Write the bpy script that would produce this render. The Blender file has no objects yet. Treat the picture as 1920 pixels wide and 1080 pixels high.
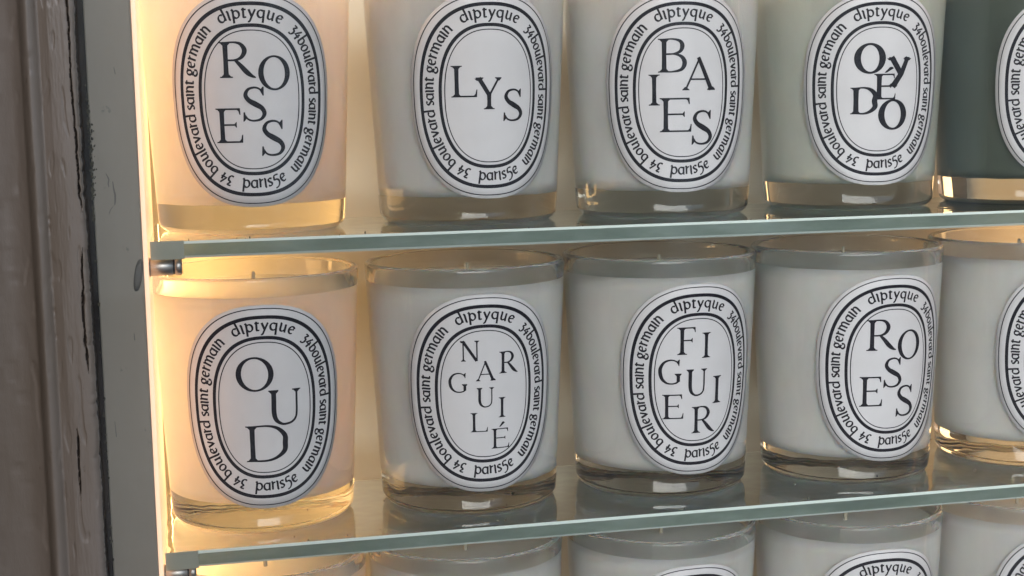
import bpy, math, random
from math import sin, cos, pi, radians, sqrt, atan2
from mathutils import Vector, Matrix, noise
random.seed(7)
S = 0.001                                   # everything below is written in millimetres
scene = bpy.context.scene
col = scene.collection

# ------------------------------------------------------------------ camera
cam_d = bpy.data.cameras.new('camera'); cam = bpy.data.objects.new('camera', cam_d); col.objects.link(cam)
YAW, PITCH, ROLL = 0.214687, 0.126357, -0.018147
cam_d.sensor_width = 36.0; cam_d.lens = 2731.96 / 1920 * 36
cam_d.clip_start = 0.01; cam_d.clip_end = 200
F = Vector((sin(YAW) * cos(PITCH), cos(YAW) * cos(PITCH), -sin(PITCH)))
R = Vector((cos(YAW), -sin(YAW), 0)); U = R.cross(F)
R2 = R * cos(ROLL) + U * sin(ROLL); U2 = -R * sin(ROLL) + U * cos(ROLL)
m = Matrix((R2, U2, -F)).transposed().to_4x4()
m.translation = Vector((66.93, -521.05, 45.97)) * S
cam.matrix_world = m
scene.camera = cam

# ------------------------------------------------------------------ sky, sun, exposure
SUN_EL, SUN_AZ = radians(30), radians(17)      # soft overcast daylight from the street side, a little from the left
world = bpy.data.worlds.new('World'); scene.world = world; world.use_nodes = True
wn = world.node_tree.nodes; wl = world.node_tree.links
sky = wn.new('ShaderNodeTexSky'); sky.sky_type = 'NISHITA'; sky.sun_disc = False
sky.sun_elevation = SUN_EL; sky.sun_rotation = pi + SUN_AZ
sky.air_density = 1.0; sky.dust_density = 0.5; sky.ozone_density = 1.0
bg = wn['Background']; bg.inputs['Strength'].default_value = 0.085
wl.new(sky.outputs[0], bg.inputs['Color'])
sun_d = bpy.data.lights.new('sun', 'SUN'); sun = bpy.data.objects.new('sun', sun_d); col.objects.link(sun)
sun_d.energy = 1.45; sun_d.angle = radians(60); sun_d.color = (1.0, 0.95, 0.905)
sv = Vector((-sin(SUN_AZ) * cos(SUN_EL), -cos(SUN_AZ) * cos(SUN_EL), sin(SUN_EL)))     # towards the sun
sun.rotation_euler = sv.to_track_quat('Z', 'Y').to_euler()
# warm LED strips on the side panels near the back, shining across the back board
def led(x, y, dx, dy, watt, colr, wide=0.010):
    d = bpy.data.lights.new('led_strip', 'AREA'); o = bpy.data.objects.new('led_strip', d); col.objects.link(o)
    d.shape = 'RECTANGLE'; d.size = wide; d.size_y = 0.54; d.energy = watt; d.color = colr
    o.location = (x * S, y * S, -0.06)
    zax = Vector((-dx, -dy, 0)).normalized(); yax = Vector((0, 0, 1)); xax = yax.cross(zax)
    mm = Matrix((xax, yax, zax)).transposed().to_4x4(); mm.translation = o.location; o.matrix_world = mm
led(52.6, 93.0, 1.0, 0.0, 0.064, (1.0, 0.56, 0.20))
led(52.4, 66.0, 1.0, 0.05, 0.064, (1.0, 0.57, 0.22), 0.024)
led(468.4, 93.0, -1.0, 0.0, 0.033, (1.0, 0.60, 0.26))
scene.view_settings.view_transform = 'Standard'; scene.view_settings.look = 'None'
scene.view_settings.exposure = 1.72; scene.view_settings.gamma = 1.0
cy = scene.cycles
cy.max_bounces = 22; cy.transmission_bounces = 18; cy.transparent_max_bounces = 16
cy.glossy_bounces = 8; cy.diffuse_bounces = 5; cy.volume_bounces = 0
cy.caustics_reflective = True; cy.caustics_refractive = True
cy.sample_clamp_indirect = 6.0; cy.blur_glossy = 0.3
cy.use_denoising = True

# ------------------------------------------------------------------ helpers
def mesh(name, verts, faces, smooth=True):
    me = bpy.data.meshes.new(name)
    me.from_pydata([(v[0] * S, v[1] * S, v[2] * S) for v in verts], [], faces)
    me.validate(); me.update()
    if smooth:
        me.polygons.foreach_set('use_smooth', [True] * len(me.polygons))
    return me
def link(name, me, mats=(), parent=None, loc=None):
    o = bpy.data.objects.new(name, me); col.objects.link(o)
    if me is not None:
        for mm in (mats if isinstance(mats, (list, tuple)) else [mats]): me.materials.append(mm)
    if parent: o.parent = parent
    if loc: o.location = [c * S for c in loc]
    return o
def tag(o, label=None, cat=None, group=None, kind=None):
    if label: o['label'] = label
    if cat: o['category'] = cat
    if group: o['group'] = group
    if kind: o['kind'] = kind
    return o
def box_data(x0, x1, y0, y1, z0, z1, b=0.0):
    """box with small chamfer b"""
    if b <= 0:
        v = [(x, y, z) for x in (x0, x1) for y in (y0, y1) for z in (z0, z1)]
        return v, [(0, 1, 3, 2), (4, 6, 7, 5), (0, 4, 5, 1), (2, 3, 7, 6), (0, 2, 6, 4), (1, 5, 7, 3)]
    import bmesh
    bm = bmesh.new(); bmesh.ops.create_cube(bm, size=1)
    for w in bm.verts:
        w.co = Vector(((x0 + x1) / 2 + w.co.x * (x1 - x0), (y0 + y1) / 2 + w.co.y * (y1 - y0), (z0 + z1) / 2 + w.co.z * (z1 - z0)))
    bmesh.ops.bevel(bm, geom=list(bm.edges), offset=b, segments=2, affect='EDGES', profile=0.5)
    bm.normal_update(); bm.verts.index_update()
    v = [tuple(w.co) for w in bm.verts]; f = [tuple(q.index for q in p.verts) for p in bm.faces]
    bm.free(); return v, f
def box(name, dims, mat, parent=None, b=0.0, loc=None):
    v, f = box_data(*dims, b); return link(name, mesh(name, v, f, False), mat, parent, loc)
def lathe(profile, n=96, closed=False):
    """profile: list of (r, z); poles where r == 0"""
    v = []; f = []; rings = []
    for r, z in profile:
        if r < 1e-6: rings.append([len(v)]); v.append((0, 0, z))
        else:
            rings.append(list(range(len(v), len(v) + n)))
            v += [(r * cos(2 * pi * i / n), r * sin(2 * pi * i / n), z) for i in range(n)]
    pairs = list(zip(rings[:-1], rings[1:])) + ([(rings[-1], rings[0])] if closed else [])
    for a, b in pairs:
        for i in range(n):
            j = (i + 1) % n
            if len(a) == 1 and len(b) > 1: f.append((a[0], b[j], b[i]))
            elif len(b) == 1 and len(a) > 1: f.append((a[i], a[j], b[0]))
            elif len(a) > 1: f.append((a[i], a[j], b[j], b[i]))
    return v, f
def arc(cx, cz, r, a0, a1, n):
    return [(cx + r * cos(radians(a0 + (a1 - a0) * i / n)), cz + r * sin(radians(a0 + (a1 - a0) * i / n))) for i in range(n + 1)]

# ------------------------------------------------------------------ materials
def mat(name):
    M = bpy.data.materials.new(name); M.use_nodes = True
    nt = M.node_tree
    return M, nt.nodes, nt.links, nt.nodes['Principled BSDF']
def noise_node(n, l, scale, detail=4, rough=0.55, vec=None):
    t = n.new('ShaderNodeTexNoise'); t.inputs['Scale'].default_value = scale
    t.inputs['Detail'].default_value = detail; t.inputs['Roughness'].default_value = rough
    if vec: l.new(vec, t.inputs['Vector'])
    return t
def ramp(n, l, fac, stops):
    r = n.new('ShaderNodeValToRGB'); e = r.color_ramp.elements
    while len(e) < len(stops): e.new(0.5)
    for k, (p, c) in enumerate(stops): e[k].position = p; e[k].color = (*c, 1)
    l.new(fac, r.inputs[0]); return r
def coords(n, l, scale=(1, 1, 1)):
    tc = n.new('ShaderNodeTexCoord'); mp = n.new('ShaderNodeMapping'); mp.inputs['Scale'].default_value = scale
    l.new(tc.outputs['Object'], mp.inputs[0]); return mp.outputs[0]
def varied(n, l, v):
    """shift the texture for every object, so that copies differ"""
    oi = n.new('ShaderNodeObjectInfo'); mu = n.new('ShaderNodeVectorMath'); mu.operation = 'SCALE'
    cx_ = n.new('ShaderNodeCombineXYZ')
    for k in range(3): l.new(oi.outputs['Random'], cx_.inputs[k])
    l.new(cx_.outputs[0], mu.inputs[0]); mu.inputs['Scale'].default_value = 7.0
    ad = n.new('ShaderNodeVectorMath'); l.new(v, ad.inputs[0]); l.new(mu.outputs[0], ad.inputs[1]); return ad.outputs[0]
def bump(n, l, h, p, strength=0.2, dist=0.0003):
    b = n.new('ShaderNodeBump'); b.inputs['Strength'].default_value = strength; b.inputs['Distance'].default_value = dist
    l.new(h, b.inputs['Height']); l.new(b.outputs[0], p.inputs['Normal'])

def make_glass(name, tint, absorb=None, density=0, rough=0.0):
    M = bpy.data.materials.new(name); M.use_nodes = True
    n = M.node_tree.nodes; l = M.node_tree.links
    for x in list(n):
        if x.type == 'BSDF_PRINCIPLED': n.remove(x)
    g = n.new('ShaderNodeBsdfGlass'); g.inputs['Color'].default_value = (*tint, 1)
    g.inputs['IOR'].default_value = 1.5; g.inputs['Roughness'].default_value = rough
    l.new(g.outputs[0], n['Material Output'].inputs['Surface'])
    # slight waviness of pressed glass
    v = varied(n, l, coords(n, l, (1, 1, 1))); t = noise_node(n, l, 55, 2.0, 0.5, v)
    b = n.new('ShaderNodeBump'); b.inputs['Strength'].default_value = 0.5; b.inputs['Distance'].default_value = 0.0008
    l.new(t.outputs[0], b.inputs['Height']); l.new(b.outputs[0], g.inputs['Normal'])
    if absorb:
        a = n.new('ShaderNodeVolumeAbsorption'); a.inputs['Color'].default_value = (*absorb, 1); a.inputs['Density'].default_value = density
        l.new(a.outputs[0], n['Material Output'].inputs['Volume'])
    return M
M_jar = make_glass('jar_glass', (0.985, 0.985, 0.98), (0.735, 0.75, 0.74), 28)
M_foot = make_glass('stippled_foot_glass', (0.985, 0.985, 0.98), None, 0, 0.45)
M_shelf = make_glass('shelf_glass', (0.96, 0.985, 0.975), (0.45, 0.85, 0.72), 6)

M_edge, n, l, p = mat('shelf_edge_glass')           # ground and polished green edge, uneven reflections mottled into the colour
v = varied(n, l, coords(n, l, (0.6, 1, 2.5))); t = noise_node(n, l, 38, 5, 0.65, v)
r = ramp(n, l, t.outputs[0], [(0.32, (0.115, 0.155, 0.13)), (0.5, (0.165, 0.215, 0.18)), (0.68, (0.23, 0.285, 0.255))])
l.new(r.outputs[0], p.inputs['Base Color'])
p.inputs['Roughness'].default_value = 0.3; p.inputs['Transmission Weight'].default_value = 0.25; p.inputs['IOR'].default_value = 1.5
M_bevel, n, l, p = mat('shelf_bevel_highlight')
p.inputs['Base Color'].default_value = (0.62, 0.72, 0.68, 1); p.inputs['Roughness'].default_value = 0.25  # pale colour stands in for the bright highlight line along the bevel

def make_wax(name, c, sss=0.4, depth=0.007):
    M, n, l, p = mat(name)
    v = varied(n, l, coords(n, l, (1, 1, 0.6))); t = noise_node(n, l, 34, 5, 0.65, v)
    d = tuple(x * 0.88 for x in c)
    r = ramp(n, l, t.outputs[0], [(0.3, d), (0.62, c)]); l.new(r.outputs[0], p.inputs['Base Color'])
    p.inputs['Roughness'].default_value = 0.45; p.inputs['IOR'].default_value = 1.43
    p.inputs['Specular IOR Level'].default_value = 0.15
    p.inputs['Subsurface Weight'].default_value = sss; p.inputs['Subsurface Radius'].default_value = (1.0, 0.75, 0.55)
    p.inputs['Subsurface Scale'].default_value = depth
    t2 = noise_node(n, l, 160, 2, 0.5, v); bump(n, l, t2.outputs[0], p, 0.15, 0.0002)
    return M
M_wax = {'white': make_wax('white_wax', (0.975, 0.95, 0.905)),
         'ivory': make_wax('ivory_wax', (0.96, 0.945, 0.90), 1.0, 0.25),
         'sage': make_wax('pale_green_wax', (0.82, 0.835, 0.74)),
         'green': make_wax('dark_green_wax', (0.135, 0.16, 0.12), 0.15, 0.004)}
M_paper, n, l, p = mat('label_paper')
v = varied(n, l, coords(n, l, (1, 1, 1))); t = noise_node(n, l, 60, 5, 0.6, v)
r = ramp(n, l, t.outputs[0], [(0.3, (0.60, 0.59, 0.60)), (0.7, (0.65, 0.64, 0.65))]); l.new(r.outputs[0], p.inputs['Base Color'])
p.inputs['Roughness'].default_value = 0.5; p.inputs['Specular IOR Level'].default_value = 0.4
t9 = noise_node(n, l, 1400, 3, 0.6, v); bump(n, l, t9.outputs[0], p, 0.25, 0.0001)
M_ink, n, l, p = mat('black_ink')
v = coords(n, l, (1, 1, 1)); t = noise_node(n, l, 900, 2, 0.5, v)
r = ramp(n, l, t.outputs[0], [(0.3, (0.006, 0.005, 0.008)), (0.75, (0.02, 0.018, 0.024))]); l.new(r.outputs[0], p.inputs['Base Color'])
p.inputs['Roughness'].default_value = 0.6; p.inputs['Specular IOR Level'].default_value = 0.12
M_wick, n, l, p = mat('waxed_cotton_wick'); p.inputs['Base Color'].default_value = (0.62, 0.56, 0.42, 1); p.inputs['Roughness'].default_value = 0.7
v = coords(n, l, (1, 1, 1)); w = n.new('ShaderNodeTexWave'); w.inputs['Scale'].default_value = 300; l.new(v, w.inputs[0]); bump(n, l, w.outputs[0], p, 0.5, 0.0003)
M_metal, n, l, p = mat('brushed_nickel'); p.inputs['Metallic'].default_value = 1; p.inputs['Base Color'].default_value = (0.50, 0.47, 0.43, 1); p.inputs['Roughness'].default_value = 0.4
v = coords(n, l, (400, 20, 20)); t = noise_node(n, l, 3, 2, 0.5, v); bump(n, l, t.outputs[0], p, 0.1, 0.0001)
M_dark, n, l, p = mat('worn_dark_cap'); p.inputs['Base Color'].default_value = (0.13, 0.12, 0.105, 1); p.inputs['Roughness'].default_value = 0.5
v = coords(n, l, (1, 1, 1)); t = noise_node(n, l, 300, 3, 0.5, v); bump(n, l, t.outputs[0], p, 0.4, 0.0003)
M_rubber, n, l, p = mat('dark_rubber'); p.inputs['Base Color'].default_value = (0.03, 0.027, 0.024, 1); p.inputs['Roughness'].default_value = 0.55
M_tape, n, l, p = mat('frosted_tape'); p.inputs['Base Color'].default_value = (0.42, 0.44, 0.36, 1); p.inputs['Roughness'].default_value = 0.5
p.inputs['Transmission Weight'].default_value = 0.35
v = coords(n, l, (1, 1, 1)); t = noise_node(n, l, 500, 3, 0.6, v); bump(n, l, t.outputs[0], p, 0.4, 0.0003)

def painted(name, c0, c1, scale, speck=None, rough=0.5, bmp=0.25):
    M, n, l, p = mat(name)
    v = coords(n, l, (1, 1, 0.35)); t = noise_node(n, l, scale, 6, 0.6, v)
    r = ramp(n, l, t.outputs[0], [(0.3, c0), (0.68, c1)])
    out = r.outputs[0]
    if speck:
        v2 = coords(n, l, (1, 1, 0.6)); t2 = noise_node(n, l, scale * 9, 5, 0.7, v2)
        r2 = ramp(n, l, t2.outputs[0], [(0.66, (0, 0, 0)), (0.72, (1, 1, 1))])
        mx = n.new('ShaderNodeMixRGB'); mx.inputs['Color2'].default_value = (*speck, 1)
        l.new(r2.outputs[0], mx.inputs['Fac']); l.new(out, mx.inputs['Color1']); out = mx.outputs[0]
    l.new(out, p.inputs['Base Color']); p.inputs['Roughness'].default_value = rough
    t3 = noise_node(n, l, scale * 16, 5, 0.65, v); bump(n, l, t3.outputs[0], p, bmp, 0.0004)
    return M
M_board = painted('grey_painted_board', (0.25, 0.22, 0.18), (0.295, 0.265, 0.22), 22, (0.16, 0.15, 0.13), 0.45, 0.15)
M_frame = painted('old_painted_wood', (0.14, 0.102, 0.07), (0.19, 0.15, 0.122), 14, (0.10, 0.07, 0.045), 0.42, 0.5)
M_raw = painted('dark_bare_wood', (0.012, 0.008, 0.006), (0.05, 0.035, 0.025), 90, None, 0.8, 0.8)
M_back = painted('cream_back_board', (0.62, 0.585, 0.47), (0.68, 0.645, 0.53), 12, None, 0.5, 0.1)
M_pave = painted('grey_pavement', (0.09, 0.088, 0.085), (0.13, 0.127, 0.12), 3, None, 0.8, 0.3)

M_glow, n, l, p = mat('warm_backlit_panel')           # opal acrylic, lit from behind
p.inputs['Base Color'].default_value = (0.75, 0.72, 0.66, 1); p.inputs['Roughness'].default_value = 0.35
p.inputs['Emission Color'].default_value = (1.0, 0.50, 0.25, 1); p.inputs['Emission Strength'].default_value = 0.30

def make_pane():
    M = bpy.data.materials.new('window_glass'); M.use_nodes = True
    n = M.node_tree.nodes; l = M.node_tree.links; n.remove(n['Principled BSDF'])
    fr = n.new('ShaderNodeFresnel'); fr.inputs['IOR'].default_value = 1.5
    tr = n.new('ShaderNodeBsdfTransparent'); tr.inputs['Color'].default_value = (0.985, 0.99, 0.985, 1)
    gl = n.new('ShaderNodeBsdfGlossy'); gl.inputs['Roughness'].default_value = 0.035
    mx = n.new('ShaderNodeMixShader'); l.new(fr.outputs[0], mx.inputs[0]); l.new(tr.outputs[0], mx.inputs[1]); l.new(gl.outputs[0], mx.inputs[2])
    l.new(mx.outputs[0], n['Material Output'].inputs['Surface'])
    return M
M_pane = make_pane()

# ------------------------------------------------------------------ cabinet and window, with unseen pavement and wall added
PITCH_Z = 111.95            # distance between the shelves
DEPTH = 83.0
v = [(-90000, -150000, 0), (90000, -150000, 0), (90000, -200, 0), (-90000, -200, 0)]
tag(link('unseen_pavement', mesh('unseen_pavement', v, [(0, 1, 2, 3)], False), M_pave, None, (0, 0, -1150)), kind='structure')  # out of view, added for bounce light and pane reflections

M_stone = painted('grey_stone', (0.34, 0.33, 0.31), (0.48, 0.47, 0.45), 1.5, (0.15, 0.14, 0.12), 0.8, 0.4)
M_white = painted('white_render', (0.70, 0.69, 0.66), (0.78, 0.77, 0.75), 6, None, 0.6, 0.1)
w = link('reflection_wall', None, loc=(3000, -9200, -1150))  # unseen wall added to keep the bright horizon out of the pane reflection
tag(w, 'low stone wall with white piers, unseen, added for the window glass to reflect', 'wall')
for x0_, x1_ in ((-9000, 9000),):
    box('masonry', (x0_, x1_, -120, 120, 0, 2350), M_stone, w, 20)
    box('coping', (x0_ - 30, x1_ + 30, -170, 170, 2353, 2430), M_stone, w, 12)
for px_, pw in ((-2300, 130), (330, 100), (960, 70), (2450, 150), (5200, 130)):  # white piers added to give faint upright streaks in the pane
    box('streak_pier', (px_ - pw, px_ + pw, -180, 180, 3, 2350), M_white, w, 10)

XL, XR = 49.4, 471.0
ZT, ZB = 232.0, -352.0
cab = link('display_cabinet', None, loc=(0, 0, ZB)); cab.empty_display_size = 0.05
tag(cab, 'grey painted display cabinet with glowing warm side panel holding the glass shelves', 'cabinet')
def cz(d): return (d[0], d[1], d[2], d[3], d[4] - ZB, d[5] - ZB)
box('side_board', cz((34, XL, -8, 114, ZB, ZT)), M_board, cab, 0.6)
box('side_board', cz((XR, XR + 16, -8, 114, ZB, ZT)), M_board, cab, 0.6)
box('back_board', cz((XL, XR, 110, 114, ZB, ZT)), M_back, cab)
box('top_board', cz((XL, XR, -8, 110, ZT - 14, ZT)), M_board, cab)
box('bottom_board', cz((XL, XR, -8, 110, ZB, ZB + 14)), M_board, cab)
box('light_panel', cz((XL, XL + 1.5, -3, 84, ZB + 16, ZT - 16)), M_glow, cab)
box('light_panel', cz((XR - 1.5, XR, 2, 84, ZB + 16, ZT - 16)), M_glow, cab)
def cap(z):          # oval blanking cap let into the board edge
    v = []; f = []; n_ = 28; prof = [(0, 0.9), (0.6, 0.95), (0.86, 0.8), (0.93, 0.15), (1.0, 0.1), (1.0, -0.6)]
    for k, (s, h) in enumerate(prof):
        for i in range(n_):
            a = 2 * pi * i / n_
            x = 1.45 * s * math.copysign(abs(cos(a)) ** 0.8, cos(a)); zz = 5.6 * s * math.copysign(abs(sin(a)) ** 0.9, sin(a))
            t = radians(9); v.append((x * cos(t) - -zz * sin(-t) * -1, -h, zz * cos(t) + x * sin(t)))
    for k in range(len(prof) - 1):
        for i in range(n_):
            f.append((k * n_ + i, k * n_ + (i + 1) % n_, (k + 1) * n_ + (i + 1) % n_, (k + 1) * n_ + i))
    return link('oval_cap', mesh('oval_cap', v, f), M_dark, cab, (47.6, -8.2, z - ZB))
cap(-10.4)

# scratches and scuffs in the paint of the board edge
for pts_, wd_ in (([(38.6, 24.7), (39.1, 23.6), (39.5, 22.6), (39.2, 21.2), (39.4, 20.0)], .22), ([(40.7, 21.9), (40.9, 19.5), (41.3, 17.2), (41.2, 15.2), (41.0, 13.9)], .3),
                  ([(40.9, 13.9), (40.2, 13.2), (39.4, 12.1), (39.0, 10.8)], .16), ([(45.2, -30.5), (45.3, -33)], .2), ([(37.2, -61), (37.5, -66.5)], .14), ([(43.0, 60.2), (43.4, 57.9)], .16)):
    vs_ = []; n_ = len(pts_)
    for i_, (a_, b_) in enumerate(pts_):
        w_ = wd_ * (0.3 + 0.7 * sin(pi * (i_ + 0.3) / n_)); vs_ += [(a_ - w_, -8.03, b_ - ZB), (a_ + w_, -8.03, b_ + 0.1 - ZB)]
    link('scratch', mesh('scratch', vs_, [(2 * i_, 2 * i_ + 1, 2 * i_ + 3, 2 * i_ + 2) for i_ in range(n_ - 1)], False), M_dark, cab)

# shelf pins
def pin(z, y):
    t = link('shelf_pin', None, loc=(XL + 1.5, y, z))
    def cyl(name, r, x0, x1, mm, b=0.35):
        v, f = lathe([(0, x0), (r - b, x0), (r, x0 + b), (r, x1 - b), (r - b, x1), (0, x1)], 40)
        v = [(q[2], q[0], q[1]) for q in v]
        o = link(name, mesh(name, v, f, False), mm, t)
        for pl in o.data.polygons: pl.use_smooth = len(pl.vertices) == 4
        return o
    cyl('flange', 3.5, -1.4, 0.5, M_metal); cyl('shaft', 3.2, 0.5, 8.2, M_metal, 0.1)
    cyl('groove', 2.85, 8.2, 8.7, M_rubber, 0.02); cyl('end_cap', 3.2, 8.7, 11.4, M_metal, 0.5)
    return t
pz = [(-9.35, 6.5, 'short round metal pin under the left end of the upper glass shelf'),
      (-9.35 - PITCH_Z, 6.5, 'short round metal pin under the left end of the lower glass shelf')]
for k, (z, y, lab) in enumerate(pz):
    tag(pin(z, y), lab, 'shelf pin', 'metal pins holding the glass shelves')

# glass shelves
def shelf(z, label):
    t = link('glass_shelf', None, loc=((XL + XR) / 2, 0, z - 6))
    x0, x1 = XL + 2.4 - (XL + XR) / 2, XR - 2.4 - (XL + XR) / 2
    b = 0.9
    prof = [(b, 0), (DEPTH, 0), (DEPTH, 6), (b, 6), (0, 6 - b), (0, b)]
    nx = 60; v = []; f = []; fm = []
    for i in range(nx + 1):
        x = x0 + (x1 - x0) * i / nx
        v += [(x, y, zz) for y, zz in prof]
    k = len(prof)
    for i in range(nx):
        for j in range(k):
            a = i * k + j; c = i * k + (j + 1) % k
            f.append((a, a + k, c + k, c)); fm.append({3: 2, 4: 1, 5: 2}.get(j, 0))
    f.append(tuple(range(k))); fm.append(0); f.append(tuple(nx * k + j for j in reversed(range(k)))); fm.append(0)
    me = mesh('shelf_glass', v, f, False)
    o = link('glass_sheet', me, [M_shelf, M_edge, M_bevel], t)
    me.polygons.foreach_set('material_index', fm)
    # strip of frosted tape on the edge at the left end, over the pin
    vv, ff = box_data(x0 - 0.1, x0 + 11.5, -0.45, -0.05, -0.2, 6.3, 0.12)
    link('edge_tape', mesh('edge_tape', vv, ff, False), M_tape, t)
    tag(t, label, 'shelf', 'glass shelves of the cabinet')
    return t
shelf(0, 'upper clear glass shelf with green edge carrying the top row of candles')
shelf(-PITCH_Z, 'lower clear glass shelf with green edge carrying the middle row of candles')
shelf(-2 * PITCH_Z, 'lowest glass shelf below the frame under the bottom row of candles')

# old painted wooden window frame on the left, with its splits and flaking
frame = link('window_frame', None, loc=(0, -20, ZB)); tag(frame, 'old peeling grey brown wooden window frame standing left of the cabinet', 'window frame')
def interp(pts, z):
    if z >= pts[0][1]: return pts[0][0]
    for (xa, za), (xb, zb) in zip(pts[:-1], pts[1:]):
        if za >= z >= zb: return xa + (xb - xa) * (za - z) / (za - zb)
    return pts[-1][0]
def nz(x, y, z=0.0): return noise.noise(Vector((x, y, z)))
crackA = [(30.2, 90), (30.6, 72), (30.4, 55), (30.9, 40), (31.2, 18), (31.7, 12.5)]
crackB = [(31.2, 2), (30.6, -6), (30.3, -20), (30.6, -33), (31.0, -41)]
crackC = [(29.6, 92), (30.0, 84), (30.6, 74)]
split = [(26.2, -58), (26.4, -63), (26.1, -70), (26.2, -78), (26.0, -84)]
hair1 = [(20.3, -4), (20.7, -14), (21.3, -24), (21.2, -32)]
hair2 = [(21.1, 16), (21.0, 9), (20.7, 4)]
hair3 = [(20.2, -62), (20.1, -68), (20.9, -76), (21.2, -84)]
def groove(pts, x, z, w, d):
    z0, z1 = pts[0][1], pts[-1][1]
    if z > z0 or z < z1: return 0
    e = min(1, (z0 - z) / 5, (z - z1) / 5)
    xc = interp(pts, z) + 0.28 * nz(z * 0.35, xx_seed(pts)) + 0.12 * nz(z * 1.7, 3.1)
    ww = w * (0.45 + 0.8 * abs(nz(z * 0.22, 7 + pts[0][0])) + 0.4 * abs(nz(z, 2))) * e
    return d * math.exp(-((x - xc) / max(ww, 0.02)) ** 4) * min(1, e * 2)
def xx_seed(pts): return pts[0][0] * 3.7
def prof_y(x):
    if x < 9: return -24.0
    if x < 15: t = (x - 9) / 6; return -24 - 2.0 * t * t
    if x < 21: t = (x - 15) / 6; return -26 - 4.2 * sin(pi * t) ** 1.0 - 1.0 * t
    if x < 24: t = (x - 21) / 3; return -27 - 1.2 * t
    if x < 30.5: return -28.2 - 0.25 * sin((x - 24) / 6.5 * pi)
    t = (x - 30.5) / 1.7; return -28.2 + 1.9 * (1 - sqrt(max(0, 1 - min(1, t) ** 2)))
xs = [-75, -50, -30, -15] + [-8 + i * 1.6 for i in range(12)] + [11.5 + i * 0.5 for i in range(21)] + [22 + i * 0.2 for i in range(51)]
xs = sorted(set(round(a, 3) for a in xs))
ys_side = [-26 + i * 1.0 for i in range(18)]
zs = [300, 240, 180, 140] + [118 - 0.75 * i for i in range(375)] + [-180, -230, -352]
v = []; f = []; fm = []
nc = len(xs) + len(ys_side)
for z in zs:
    edge = 32.2 + 0.30 * nz(z * 0.12, 5) + 0.25 * nz(z * 0.5, 9) - max(0, 0.8 * nz(z * 0.9, 1.5) - 0.15)
    for x in xs:
        g = groove(crackA, x, z, 0.36, 3.5) + groove(crackB, x, z, 0.4, 3.5) + groove(crackC, x, z, 0.25, 2) + groove(split, x, z, 0.42, 3.5)
        g += groove(hair1, x, z, 0.16, 0.9) + groove(hair2, x, z, 0.14, 0.9) + groove(hair3, x, z, 0.16, 0.8)
        y = prof_y(x) + 0.22 * nz(x * 0.35, z * 0.03, 2) + 0.07 * nz(x * 1.3, z * 0.12, 4) + 0.06 * nz(x * 3, z * 0.5, 6)
        fl = nz(x * 0.45 + 11, z * 0.09, 8)                    # flaked patches, one paint layer deep
        if fl > 0.33: y += 0.28 * min(1, (fl - 0.33) / 0.03)
        xe = x + (edge - 32.2) * max(0, min(1, (x - 29) / 3.0))
        v.append((xe, y + min(g, 4), z))
    edge += 0.5 * max(0, min(1, (20 - z) / 60))
    for y in ys_side:
        xx = edge - 0.02 * (y + 26) + 0.35 * nz(y * 0.5, z * 0.25, 3) + 0.15 * nz(y * 2, z, 5)
        v.append((xx, y, z))
for i in range(len(zs) - 1):
    for j in range(nc - 1):
        a = i * nc + j; f.append((a, a + 1, a + nc + 1, a + nc))
        dep = 0
        if j < len(xs) - 1:
            x = (xs[j] + xs[j + 1]) / 2; z = (zs[i] + zs[i + 1]) / 2
            g = groove(crackA, x, z, 0.36, 3.5) + groove(crackB, x, z, 0.4, 3.5) + groove(crackC, x, z, 0.25, 2) + groove(split, x, z, 0.42, 3.5)
            dep = 1 if g > 0.5 else 0
        elif j > len(xs) + 3: dep = 1
        fm.append(dep)
me = mesh('frame_stile', [(a, b + 20, c - ZB) for a, b, c in v], [tuple(reversed(q)) for q in f])
o = link('stile', me, [M_frame, M_raw], frame); me.polygons.foreach_set('material_index', fm)
box('shade_pilaster', (-75, -14, -470, -3.5, 0, 652), M_frame, frame, 2)  # unseen block added to make the daylight fall off towards the left
box('rear_batten', (-75, 31.4, 0.5, 10.6, 0, 652), M_raw, frame)
box('gap_dark_strip', (28, 33.8, 13.5, 60, 0, 652), M_raw, frame)  # near-black backing strip added to keep the gap dark

pane = box('window_pane', (31.0, 520, -18, -14, ZB, 300), M_pane)
tag(pane, 'clear window glass in front of the shelves held by the wooden frame', 'window pane')

# crusty dirt grown in the gap beside the board
import bmesh
bm = bmesh.new()
def crumb(x, y, z, r):
    g = bmesh.ops.create_icosphere(bm, subdivisions=1, radius=1)
    for w in g['verts']:
        k = 1 + 0.5 * nz(w.co.x * 2 + x * 7, w.co.y * 2 + z * 5, w.co.z * 2)
        w.co = Vector((x + w.co.x * r * k, y + w.co.y * r * k * 0.6, z + w.co.z * r * k * 1.3))
for i in range(230):
    z = random.gauss(28, 10) if i < 150 else random.uniform(-110, 80)
    x = 33.6 + abs(random.gauss(0, 0.75 if i < 150 and 16 < z < 42 else 0.25))
    crumb(x, -8.2 + random.uniform(-0.3, 0.2), z, random.uniform(0.12, 0.5))
for w in bm.verts: w.co = w.co * S
me = bpy.data.meshes.new('dirt_crumbs'); bm.to_mesh(me); bm.free()
M_dirt = painted('olive_brown_dirt', (0.03, 0.024, 0.015), (0.10, 0.085, 0.055), 200, None, 0.9, 0.5)
tag(link('dirt', me, M_dirt), 'crumbly brown dirt in the gap between frame and grey board', 'dirt', kind='stuff')

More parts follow.
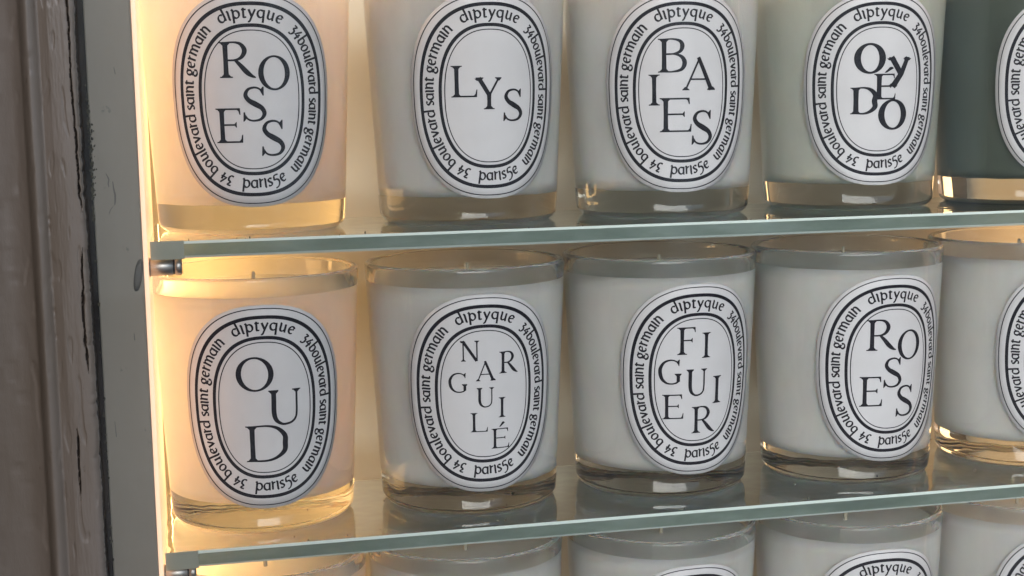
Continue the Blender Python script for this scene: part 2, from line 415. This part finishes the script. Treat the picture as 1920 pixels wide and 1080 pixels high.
# ------------------------------------------------------------------ candles
RB, HJ, RT = 35.24, 96.5, 40.0
KJ = (RT - RB) / HJ
def ro(z): return RB + KJ * z
WALL, FLOOR, WTOP = 2.6, 11.0, 89.3
def jar_profile():
    pr = [(0, 0.02), (RB - 14, 0.01), (RB - 4.4, 0.0)]
    pr += arc(RB - 4.2 + 0.1, 4.2, 4.2, -84, -4, 9)
    pr += [(ro(z), z) for z in (8, 14, 25, 40, 55, 70, 82, 90)]
    rt = ro(HJ - 1.4)
    pr += arc(rt - 1.4, HJ - 1.4, 1.4, 0, 180, 8)
    pr += [(ro(z) - WALL, z) for z in (91, 88, 70, 50, 30, 19)]
    pr += arc(ro(FLOOR) - WALL - 5.5, FLOOR + 5.5, 5.5, 0, -90, 7)
    pr += [(20, FLOOR - 0.3), (0, FLOOR - 0.6)]
    return pr
def wax_profile():
    e = 0.07
    pr = [(0, FLOOR - 0.6 - e), (20, FLOOR - 0.3 - e)]
    pr += arc(ro(FLOOR) - WALL - 5.5, FLOOR + 5.5, 5.5 + e, -90, 0, 7)
    pr += [(ro(z) - WALL + e, z) for z in (19, 30, 50, 70, 84, WTOP)]
    pr += [(ro(WTOP) - WALL - 0.6, WTOP - 0.35), (ro(WTOP) - WALL - 2.4, WTOP - 0.9), (24, WTOP - 1.1), (6, WTOP - 1.0), (0, WTOP - 0.6)]
    return pr
vj, fj = lathe(jar_profile(), 128); ME_jar = mesh('jar', vj, fj)
ME_jar.materials.append(M_jar); ME_jar.materials.append(M_foot)      # the inner floor of the moulded glass is stippled
for pl in ME_jar.polygons:
    if abs(pl.center.z - 0.0108) < 0.0006 and pl.center.x ** 2 + pl.center.y ** 2 < 0.031 ** 2: pl.material_index = 1
vw, fw = lathe(wax_profile(), 96); ME_wax = {}
for k in M_wax: ME_wax[k] = mesh('wax_' + k, vw, fw)
vk, fk = lathe([(0, -8), (0.75, -8), (0.8, 0), (0.85, 5.6), (0.6, 6.4), (0, 6.6)], 16)
ME_wick = mesh('wick', [(x + 0.15 * z * 0.2, y, z) for x, y, z in vk], fk)

LW, LH, LZ = 61.8, 76.6, 48.6          # label size and height of its middle
NE = 2.35
def surf(u, vv, off, az0, z0=LZ):
    z = z0 + vv; rr = ro(z) + off; a = az0 + u / (ro(z0))
    return (rr * sin(a), -rr * cos(a), z - off * KJ)
def sup(inset, t, n=NE):
    a, b = LW / 2 - inset, LH / 2 - inset
    c, s_ = cos(t), sin(t)
    return (a * math.copysign(abs(c) ** (2 / n), c), b * math.copysign(abs(s_) ** (2 / n), s_))
class Ink:
    """flat printed shapes in label millimetres, bent onto the jar when built"""
    def __init__(s): s.v = []; s.f = []; s.k = 0
    def strip(s, pts, close=False):
        """pts: (x, y, width)"""
        n = len(pts); base = len(s.v)
        for i, (x, y, w) in enumerate(pts):
            if close: a, b = pts[i - 1], pts[(i + 1) % n]
            else: a, b = pts[max(0, i - 1)], pts[min(n - 1, i + 1)]
            dx, dy = b[0] - a[0], b[1] - a[1]; L = math.hypot(dx, dy) or 1
            nx, ny = -dy / L * w / 2, dx / L * w / 2
            s.v.append((x + nx, y + ny, s.k)); s.v.append((x - nx, y - ny, s.k))
        for i in range(n if close else n - 1):
            a = base + 2 * i; b = base + 2 * ((i + 1) % n)
            s.f.append((a, a + 1, b + 1, b))
        s.k += 1
    def poly(s, pts):
        base = len(s.v); s.v += [(x, y, s.k) for x, y in pts]; s.f.append(tuple(range(base, base + len(pts)))); s.k += 1
    def band(s, outer, inner):
        base = len(s.v); n = len(outer)
        for a, b in zip(outer, inner): s.v += [(a[0], a[1], s.k), (b[0], b[1], s.k)]
        for i in range(n):
            a = base + 2 * i; b = base + 2 * ((i + 1) % n); s.f.append((a, a + 1, b + 1, b))
        s.k += 1
    def build(s, name, az, parent, off=0.17, z0=LZ):
        vv = [surf(x, y, off + 0.0006 * (k % 60), az, z0) for x, y, k in s.v]
        me = mesh(name, vv, s.f, False)
        import bmesh as _b
        b = _b.new(); b.from_mesh(me)
        for fc in b.faces:
            fc.normal_update(); c = fc.calc_center_median()
            if fc.normal.x * c.x + fc.normal.y * c.y < 0: fc.normal_flip()
        b.to_mesh(me); b.free()
        return link(name, me, M_ink, parent)

def catmull(pts, per=6):
    out = []; n = len(pts)
    for i in range(n - 1):
        p0, p1, p2, p3 = pts[max(0, i - 1)], pts[i], pts[i + 1], pts[min(n - 1, i + 2)]
        for k in range(per):
            t = k / per
            out.append(tuple(0.5 * (2 * b + (c - a) * t + (2 * a - 5 * b + 4 * c - d) * t * t + (3 * b - a - 3 * c + d) * t ** 3) for a, b, c, d in zip(p0, p1, p2, p3)))
    out.append(tuple(pts[-1])); return out
def subdiv(pts, step=0.12):
    out = [pts[0]]
    for a, b in zip(pts[:-1], pts[1:]):
        n = max(1, int(math.hypot(b[0] - a[0], b[1] - a[1]) / step))
        out += [tuple(p + (q - p) * k / n for p, q in zip(a, b)) for k in range(1, n + 1)]
    return out

# roman capitals: x and y run 0..1 over the letter's box; widths are in cap heights
def capital(ch, asp, bold=False):
    """returns list of strips / polys in cap-height units"""
    st, hr = (0.195, 0.062) if bold else (0.135, 0.05)
    sf = 0.036 if not bold else 0.042
    out = []
    X = lambda x: x * asp
    def line(pts): out.append(('s', subdiv([(X(a), b, w) for a, b, w in pts])))
    def curve(pts, per=7): out.append(('s', catmull([(X(a), b, w) for a, b, w in pts], per)))
    def stem(x, y0=0, y1=1, w=st):
        line([(x, y0, w * 1.06), (x, (y0 + y1) / 2, w * 0.94), (x, y1, w * 1.06)])
    def serif(x, y, l, r, up, w=st):
        """slab from x-l to x+r (cap units) at y with a bracket; up=+1 means slab at the foot"""
        x = X(x)
        out.append(('p', [(x - l, y), (x + r, y), (x + r - 0.01, y + up * sf), (x + w / 2, y + up * sf * 1.05), (x - w / 2, y + up * sf * 1.05), (x - l + 0.01, y + up * sf)]))
        out.append(('p', [(x - w / 2 - 0.07, y + up * sf * 0.9), (x + w / 2 + 0.07, y + up * sf * 0.9), (x + w / 2, y + up * (sf + 0.07)), (x - w / 2, y + up * (sf + 0.07))]))
    def serifs(x, y, up, w=st, l=None, r=None):
        e = 0.115
        serif(x, y, (w / 2 + e) if l is None else l, (w / 2 + e) if r is None else r, up, w)
    def arm(x0, x1, y, up, tip=0.17, w=hr):
        yy = y + up * w / 2
        line([(x0, yy, w), (x1 - 0.04, yy, w)])
        out.append(('p', [(X(x1) - 0.15, y), (X(x1) + (0.0), y), (X(x1) + 0.012, y + up * tip), (X(x1) - 0.02, y + up * tip), (X(x1) - 0.05, y + up * tip * 0.45), (X(x1) - 0.10, y + up * w)]))
    def ring(cx, cy, a, b, st_, hr_, tilt=0.10):
        n = 44; o = []; i_ = []
        for k in range(n):
            t = 2 * pi * k / n
            o.append((X(cx) + a * cos(t), cy + b * sin(t)))
            i_.append((X(cx) + (a - st_) * cos(t + 0.0) - tilt * 0.25 * (b - hr_) * sin(t), cy + (b - hr_) * sin(t)))
        out.append(('b', o, i_))
    if ch == 'I': stem(.5); serifs(.5, 0, 1); serifs(.5, 1, -1)
    elif ch == 'L':
        x = (st / 2 + .10) / asp; stem(x); serifs(x, 1, -1); serifs(x, 0, 1); arm(x, 1, 0, 1, 0.24)
    elif ch in 'EF':
        x = (st / 2 + .10) / asp; stem(x); serifs(x, 1, -1); arm(x, .93, 1, -1, 0.19)
        line([(x, .52, hr), (.74, .52, hr)])
        out.append(('p', [(X(.74) - .05, .52), (X(.76), .60), (X(.76) + .02, .60), (X(.76) + .02, .44), (X(.76), .44)]))
        serifs(x, 0, 1)
        if ch == 'E': arm(x, 1.0, 0, 1, 0.23)
    elif ch == 'D':
        x = (st / 2 + .09) / asp; stem(x); serifs(x, 1, -1); serifs(x, 0, 1)
        curve([(x, 1 - hr / 2, hr), (.5, .985, hr * 1.1), (.76, .90, st * .7), (.93, .70, st * 1.0), (1 - st / 2 / asp, .49, st * 1.1), (.92, .27, st), (.74, .10, st * .65), (.5, .02, hr * 1.2), (x, hr / 2, hr)])
    elif ch == 'O': ring(.5, .5, asp / 2, .5, st * 1.12, hr * 1.15)
    elif ch == 'R':
        x = (st / 2 + .09) / asp; stem(x); serifs(x, 1, -1); serifs(x, 0, 1)
        curve([(x, 1 - hr / 2, hr), (.42, .985, hr * 1.1), (.60, .93, st * .7), (.70, .76, st), (.62, .58, st * .75), (.44, .495, hr * 1.2), (x, .49, hr)])
        curve([(.42, .50, hr * 1.4), (.56, .36, st * .85), (.74, .16, st * 1.05), (.88, .05, st * .7), (1.0, .0, .03)])
    elif ch == 'B':
        x = (st / 2 + .09) / asp; stem(x); serifs(x, 1, -1); serifs(x, 0, 1)
        curve([(x, 1 - hr / 2, hr), (.5, .985, hr), (.76, .92, st * .7), (.84, .78, st), (.76, .62, st * .7), (.5, .545, hr), (x, .54, hr)])
        curve([(x, .54, hr), (.55, .54, hr), (.82, .46, st * .75), (.93, .28, st * 1.05), (.82, .09, st * .75), (.5, .02, hr), (x, hr / 2, hr)])
    elif ch == 'S':
        curve([(.84, .80, hr), (.72, .93, hr * 1.1), (.5, .975, hr * 1.2), (.24, .92, st * .6), (.13, .76, st * .9), (.26, .61, st * 1.0), (.52, .50, st * 1.18), (.80, .38, st * 1.0), (.90, .22, st * .9), (.76, .07, st * .6), (.48, .02, hr * 1.2), (.22, .06, hr * 1.1), (.06, .20, hr)])
        out.append(('p', [(X(.86) - .015, .74), (X(.88) + .01, .74), (X(.90), 1.0), (X(.90) - .03, 1.0), (X(.84) - .06, .92)]))
        out.append(('p', [(X(.0), 0), (X(.0) + .03, 0), (X(.14), .08), (X(.06) + .015, .27), (X(.02), .27)]))
    elif ch == 'Y':
        line([(.13, .985, st), (.52, .45, st)]); line([(.90, .985, hr * 1.3), (.54, .45, hr * 1.3)]); stem(.52, 0, .50)
        serifs(.13, 1, -1, st, .10, .15); serifs(.89, 1, -1, hr, .12, .10); serifs(.52, 0, 1)
    elif ch == 'y':
        line([(.13, 1, st), (.60, .42, st)]); line([(.90, 1, st * .8), (.62, .45, st * .95), (.22, 0, st * 1.1)])
        serifs(.13, 1, -1, st, .10, .12); serifs(.88, 1, -1, st, .12, .10); serifs(.25, 0, 1, st, .10, .14)
    elif ch == 'A':
        line([(.13, .02, hr * 1.2), (.50, .97, hr * 1.2)]); line([(.47, 1.0, st * .85), (.86, .01, st * 1.05)])
        line([(.25, .335, hr), (.72, .335, hr)]); serifs(.13, 0, 1, hr, .11, .12); serifs(.86, 0, 1, st, .14, .14)
    elif ch == 'N':
        x0, x1 = .17, .86
        line([(x0, 0, hr * 1.3), (x0, 1, hr * 1.3)]); line([(x1, 0, hr * 1.3), (x1, 1, hr * 1.3)]); line([(x0 - .02, .99, st), (x1 - .02, .01, st)])
        serifs(x0, 0, 1, hr, .12, .12); serifs(x0 - .02, 1, -1, st, .12, .02); serifs(x1, 1, -1, hr, .12, .12)
    elif ch == 'U':
        x0, x1 = .20, .84
        curve([(x0, 1, st), (x0, .7, st), (x0, .34, st), (.26, .14, st * .85), (.40, .03, st * .55), (.54, .015, hr * 1.3), (.70, .06, hr * 1.3), (.81, .18, hr * 1.2), (x1, .38, hr * 1.2), (x1, .7, hr * 1.2), (x1, 1, hr * 1.2)])
        serifs(x0, 1, -1, st, .15, .14); serifs(x1, 1, -1, hr, .13, .12)
    elif ch == 'G':
        curve([(.86, .80, hr), (.74, .93, hr * 1.1), (.52, .98, hr * 1.3), (.26, .90, st * .7), (.10, .68, st), (.08, .46, st * 1.1), (.16, .22, st * .95), (.34, .06, st * .6), (.56, .02, hr * 1.2), (.74, .05, hr * 1.3), (.85, .12, st * .6)])
        line([(.84, .10, st), (.84, .40, st)]); serifs(.84, .43, -1, st, .15, .13)
        out.append(('p', [(X(.87) - .02, .74), (X(.87) + .01, .74), (X(.90), 1.0), (X(.90) - .025, 1.0), (X(.84) - .05, .93)]))
    elif ch == "'":
        out.append(('p', [(0, 0), (X(.25), 0), (X(1), .75), (X(.8), 1), (X(.55), .95)]))
    return out
def place_capital(ink, ch, bx, bold=False):
    x0, y0, x1, y1 = bx; h = y1 - y0; asp = (x1 - x0) / h
    T = lambda x, y: (x0 + x * h, y0 + y * h)
    for it in capital(ch, asp, bold):
        if it[0] == 's': ink.strip([(*T(a, b), w * h) for a, b, w in it[1]])
        elif it[0] == 'p': ink.poly([T(a, b) for a, b in it[1]])
        else: ink.band([T(*q) for q in it[1]], [T(*q) for q in it[2]])

# small lettering of the border: pen-written minuscules, x-height 1
def A_(cx, cy_, rx, ry, a0, a1, n=12): return [(cx + rx * cos(radians(a0 + (a1 - a0) * k / n)), cy_ + ry * sin(radians(a0 + (a1 - a0) * k / n))) for k in range(n + 1)]
MIN = {
 'a': (.86, [A_(.40, .46, .32, .44, 55, 330), [(.70, .98), (.70, .12), (.82, .04)]]),
 'b': (.86, [[(.14, 1.5), (.14, .1)], A_(.42, .46, .32, .44, 150, -155)]),
 'd': (.90, [A_(.40, .46, .32, .44, 50, 330), [(.56, 1.52), (.74, 1.48), (.74, .02)]]),
 'e': (.78, [[(.12, .42), (.66, .62)], A_(.40, .48, .30, .46, 30, 312)]),
 'g': (.84, [A_(.36, .62, .26, .34, 0, 360, 14), [(.58, .86), (.80, .98)], [(.24, .30), (.16, .14), (.56, .06)], A_(.40, -.18, .32, .26, 60, 400, 14)]),
 'i': (.38, [[(.06, .94), (.18, .98), (.18, .02), (.30, .02)]]),
 'l': (.40, [[(.06, 1.46), (.18, 1.5), (.18, .04), (.34, .04)]]),
 'm': (1.34, [[(.04, .94), (.16, .98), (.16, 0)], A_(.40, .60, .24, .36, 160, 0, 8) + [(.64, 0)], A_(.88, .60, .24, .36, 160, 0, 8) + [(1.12, 0), (1.24, .02)]]),
 'n': (.88, [[(.04, .94), (.16, .98), (.16, 0)], A_(.42, .58, .26, .38, 160, 0, 8) + [(.68, 0), (.80, .02)]]),
 'o': (.86, [A_(.42, .48, .32, .46, 0, 360, 16)]),
 'p': (.90, [[(.04, .94), (.18, 1.0), (.12, -.55)], A_(.46, .46, .32, .44, 150, -150)]),
 'q': (.88, [A_(.40, .48, .32, .44, 50, 320), [(.72, .98), (.70, -.55)]]),
 'r': (.56, [[(.04, .94), (.16, .98), (.16, 0)], [(.16, .62), (.30, .88), (.50, .92)]]),
 's': (.64, [[(.54, .86), (.34, .96), (.14, .80), (.20, .60), (.44, .42), (.52, .22), (.34, .04), (.08, .10)]]),
 't': (.56, [[(.22, 1.16), (.20, .14), (.30, .03), (.48, .06)], [(.02, .94), (.50, .94)]]),
 'u': (.88, [[(.04, .96), (.16, .96), (.16, .30), (.24, .08), (.42, .04), (.62, .22)], [(.68, .96), (.68, .06), (.80, .04)]]),
 'v': (.80, [[(.08, .96), (.38, .02), (.70, .98)]]),
 'y': (.80, [[(.08, .96), (.40, .10)], [(.74, .98), (.40, .10), (.18, -.48), (.04, -.46)]]),
 '3': (.72, [[(.10, 1.02), (.52, 1.02), (.26, .60), (.52, .48), (.56, .12), (.36, -.16), (.08, -.12)]]),
 '4': (.84, [[(.52, 1.18), (.08, .32), (.74, .38)], [(.56, .74), (.48, -.16)]]),
 '5': (.86, [[(.76, 1.16), (.28, 1.10), (.20, .56)], [(.18, .54), (.44, .62), (.68, .42), (.68, .06), (.46, -.30), (.12, -.42)]]),
 ' ': (.42, []),
}
NIB = radians(28)
def pen(pts, thick, thin):
    out = []
    n = len(pts)
    for i, (x, y) in enumerate(pts):
        a, b = pts[max(0, i - 1)], pts[min(n - 1, i + 1)]
        th = atan2(b[1] - a[1], b[0] - a[0])
        out.append((x, y, thin + (thick - thin) * abs(sin(th - NIB))))
    return out
def path_table(inset, n=720):
    pts = [sup(inset, pi / 2 - 2 * pi * i / n, NE) for i in range(n + 1)]
    L = [0]
    for a, b in zip(pts[:-1], pts[1:]): L.append(L[-1] + math.hypot(b[0] - a[0], b[1] - a[1]))
    return pts, L
def at_path(tab, s):
    pts, L = tab; s %= L[-1]
    lo, hi = 0, len(L) - 1
    while hi - lo > 1:
        md = (lo + hi) // 2
        if L[md] <= s: lo = md
        else: hi = md
    t = (s - L[lo]) / (L[hi] - L[lo]); a, b = pts[lo], pts[hi]
    a0, b0 = pts[max(0, lo - 8)], pts[min(len(pts) - 1, hi + 8)]
    dx, dy = b0[0] - a0[0], b0[1] - a0[1]; q = math.hypot(dx, dy)
    return a[0] + (b[0] - a[0]) * t, a[1] + (b[1] - a[1]) * t, dx / q, dy / q
XH = 2.95
def text_path(ink, txt, inset, s0, s1, flip=False):
    tab = path_table(inset); tot = sum(MIN[c][0] for c in txt); k = abs(s1 - s0) / (tot * XH)
    pos = 0
    for c in txt:
        adv, strokes = MIN[c]
        w = adv * XH * k
        s = s0 + (pos + w / 2) * (-1 if flip else 1)
        x, y, tx, ty = at_path(tab, s)
        if flip: tx, ty = -tx, -ty
        nx, ny = -ty, tx                       # up direction of the letter
        kk = min(1.12, max(0.86, k))
        for stp in strokes:
            loc = [((gx - adv / 2) * XH * kk, gy * XH) for gx, gy in stp]
            if len(loc) > 2 and len(loc) < 9: loc = [(a, b) for a, b in catmull(loc, 3)] if c not in 'v4' else subdiv(loc, 0.6)
            else: loc = subdiv(loc, 0.6)
            pp = pen(loc, 0.80, 0.44)
            ink.strip([(x + a * tx + b * nx, y + a * ty + b * ny, wd) for a, b, wd in pp])
        pos += w
def border_ink():
    ink = Ink(); half = path_table(9.4)[1][-1] / 2; full = half * 2
    text_path(ink, 'diptyque', 9.4, -10.6, 11.2)
    text_path(ink, '34boulevard saint germain', 9.4, 14.6, half - 14.2)
    text_path(ink, '34 boulevard saint germain', 9.4, half + 8.0, full - 14.2)
    h2 = path_table(7.0)[1][-1] / 2
    text_path(ink, 'paris5e', 7.0, h2 + 5.2, h2 - 12.6, True)
    return ink
BORDER = border_ink()
def ring_ink(i0, i1):
    ink = Ink(); n = 160
    ink.band([sup(i0, 2 * pi * k / n) for k in range(n)], [sup(i1, 2 * pi * k / n) for k in range(n)]); return ink
RINGS = [(1.15, 1.52), (3.85, 5.15), (11.45, 12.7), (13.6, 13.98)]
def paper(az, parent):
    n = 120; v = []; f = []; fr = [0.0, .2, .4, .6, .75, .88, 1.0]
    rings = []
    for off in (0.15, 0.04):
        for s in fr:
            if s == 0: rings.append([len(v)]); v.append(surf(0, 0, off, az)); continue
            rings.append(list(range(len(v), len(v) + n)))
            v += [surf(*(c * s for c in sup(0, 2 * pi * k / n)), off, az) for k in range(n)]
    def quad(a, b, fl):
        for i in range(n):
            j = (i + 1) % n
            q = (a[0], b[i], b[j]) if len(a) == 1 else (a[i], b[i], b[j], a[j])
            f.append(q if not fl else tuple(reversed(q)))
    m_ = len(fr)
    for i in range(m_ - 1): quad(rings[i], rings[i + 1], False); quad(rings[m_ + i], rings[m_ + i + 1], True)
    quad(rings[m_ - 1], rings[2 * m_ - 1], False)
    return link('label', mesh('label', v, f), M_paper, parent)

TITLES = {
 'ROSES': [('R', (-10.8, 7.9, 1.4, 20.5)), ('O', (2.2, 3.3, 13.6, 15.7)), ('S', (-3.6, -7.6, 4.8, 4.7)), ('E', (-13.3, -15.1, -4.0, -2.8)), ('S', (2.6, -20.0, 11.4, -7.2))],
 'LYS': [('L', (-14.5, -0.3, -5.1, 11.3)), ('Y', (-5.7, -4.9, 4.2, 6.9)), ('S', (5.0, -9.4, 13.3, 2.6))],
 'BAIES': [('B', (-9.3, 7.8, 1.2, 20.6)), ('A', (-0.9, 0.9, 13.6, 13.4)), ('I', (-13.6, -4.7, -8.6, 7.1)), ('E', (-8.9, -15.0, 3.4, -1.9)), ('S', (3.6, -20.0, 12.6, -6.8))],
 'OYEDO': [('O', (-10.5, 6.2, 2.0, 18.4)), ('y', (3.2, 1.0, 12.6, 12.7)), ('E', (-2.4, -4.0, 6.6, 6.2)), ("'", (1.6, 6.6, 5.6, 8.9)), ('D', (-11.5, -9.7, -1.1, 0.9)), ('O', (-0.5, -16.2, 12.2, -3.9))],
 'OUD': [('O', (-10.2, 6.2, 3.3, 19.2)), ('U', (0.4, -6.8, 13.7, 6.4)), ('D', (-7.4, -20.3, 7.8, -6.7))],
 'NARGUILE': [('N', (-9.4, 12.9, -2.1, 20.8)), ('A', (-3.9, 5.1, 4.0, 12.8)), ('R', (5.5, 7.6, 13.0, 16.0)), ('G', (-14.0, 0.9, -6.7, 8.5)), ('U', (-3.8, -5.1, 3.5, 2.5)), ('I', (4.7, -9.5, 8.2, -1.7)), ('L', (-5.9, -14.7, 0.6, -7.2)), ('E', (2.2, -21.6, 9.4, -13.8)), ("'", (5.2, -13.2, 7.6, -11.2))],
 'FIGUIER': [('F', (-8.2, 10.4, -0.6, 21.3)), ('I', (1.8, 8.7, 5.4, 18.8)), ('G', (-15.6, -1.3, -6.3, 8.6)), ('U', (-4.8, -6.3, 4.4, 4.4)), ('I', (7.2, -10.1, 11.0, 0.9)), ('E', (-14.0, -15.3, -5.7, -5.4)), ('R', (-1.9, -21.5, 8.3, -10.8))],
}
def candle(x, y, z, az_deg, wax, title, label):
    t = link('candle', None, loc=(x, y, z + 0.06)); az = radians(az_deg)
    tag(t, label, 'candle', 'scented candles in glass jars on the shelves')
    link('glass_jar', ME_jar, [], t)
    link('wax', ME_wax[wax], [] if ME_wax[wax].materials else M_wax[wax], t)
    wk = link('wick', ME_wick, [] if ME_wick.materials else M_wick, t, (random.uniform(-1.2, 1.2), random.uniform(-1.2, 1.2), WTOP - 1.0))
    wk.rotation_euler = (random.uniform(-.04, .04), random.uniform(-.04, .04), random.uniform(0, 6))
    lab = paper(az, t)
    for i0, i1 in RINGS: ring_ink(i0, i1).build('border_line', az, lab)
    BORDER.build('border_lettering', az, lab)
    if title:
        for ch, bx in TITLES[title]:
            ink = Ink(); place_capital(ink, ch, bx, bold=(title == 'OYEDO')); ink.build('title_letter', az, lab, 0.21)
    return t
P2 = -PITCH_Z
candle(89.4, 47.8, 0, 0.1, 'ivory', 'ROSES', 'cream candle with label reading ROSES, at the glowing left end of the upper shelf')
candle(174.8, 53.3, 0, 3.5, 'white', 'LYS', 'white candle with label reading LYS on the upper shelf')
candle(256.3, 54.2, 0, -5.2, 'white', 'BAIES', 'white candle with label reading BAIES on the upper shelf')
candle(341.2, 58.8, 0, -6.1, 'sage', 'OYEDO', 'pale green candle with bold overlapping letters on its label, beside the dark green one')
candle(421.0, 53.5, 0, -2.0, 'green', None, 'dark green candle at the right end of the upper shelf')
candle(89.2, 48.7, P2, 0.7, 'ivory', 'OUD', 'cream glowing candle with label reading OUD at the left of the middle row')
candle(172.0, 49.3, P2, 0.2, 'white', 'NARGUILE', 'white candle with eight small scattered letters on its label, second in the middle row')
candle(254.0, 51.4, P2, 5.1, 'white', 'FIGUIER', 'white candle with label reading FIGUIER in the middle row')
candle(336.6, 49.5, P2, 4.2, 'white', 'ROSES', 'white candle with label reading ROSES, fourth in the middle row')
candle(421.5, 53.0, P2, 1.0, 'white', None, 'white candle cut off by the right frame edge in the middle row, golden glass base')
candle(89.0, 49.0, 2 * P2, 0, 'ivory', None, 'cream candle at bottom left below the lower shelf pin')
candle(169.8, 49.9, 2 * P2, -1, 'white', None, 'white candle in the bottom row under the NARGUILE one, only its rim showing')
candle(253.3, 48.9, 2 * P2, 2, 'white', None, 'white candle in the bottom row under the FIGUIER one')
candle(337.2, 47.2, 2 * P2, -1, 'white', None, 'white candle in the bottom row under the right ROSES one')
candle(420.0, 50.0, 2 * P2, 1, 'white', None, 'white candle in the bottom right corner of the picture')

# specks of dust on the shelf glass
bm = bmesh.new()
for k in range(46):
    zz = random.choice((0, P2)); x = random.uniform(60, 460); y = random.choice((random.uniform(1, 9), random.uniform(1, 80)))
    crumb(x, y, zz + 0.12, random.uniform(0.12, 0.32))
for w in bm.verts: w.co = w.co * S
me = bpy.data.meshes.new('dust_specks'); bm.to_mesh(me); bm.free()
tag(link('dust', me, M_dirt), 'dark dust specks scattered on the glass shelves', 'dust', kind='stuff')
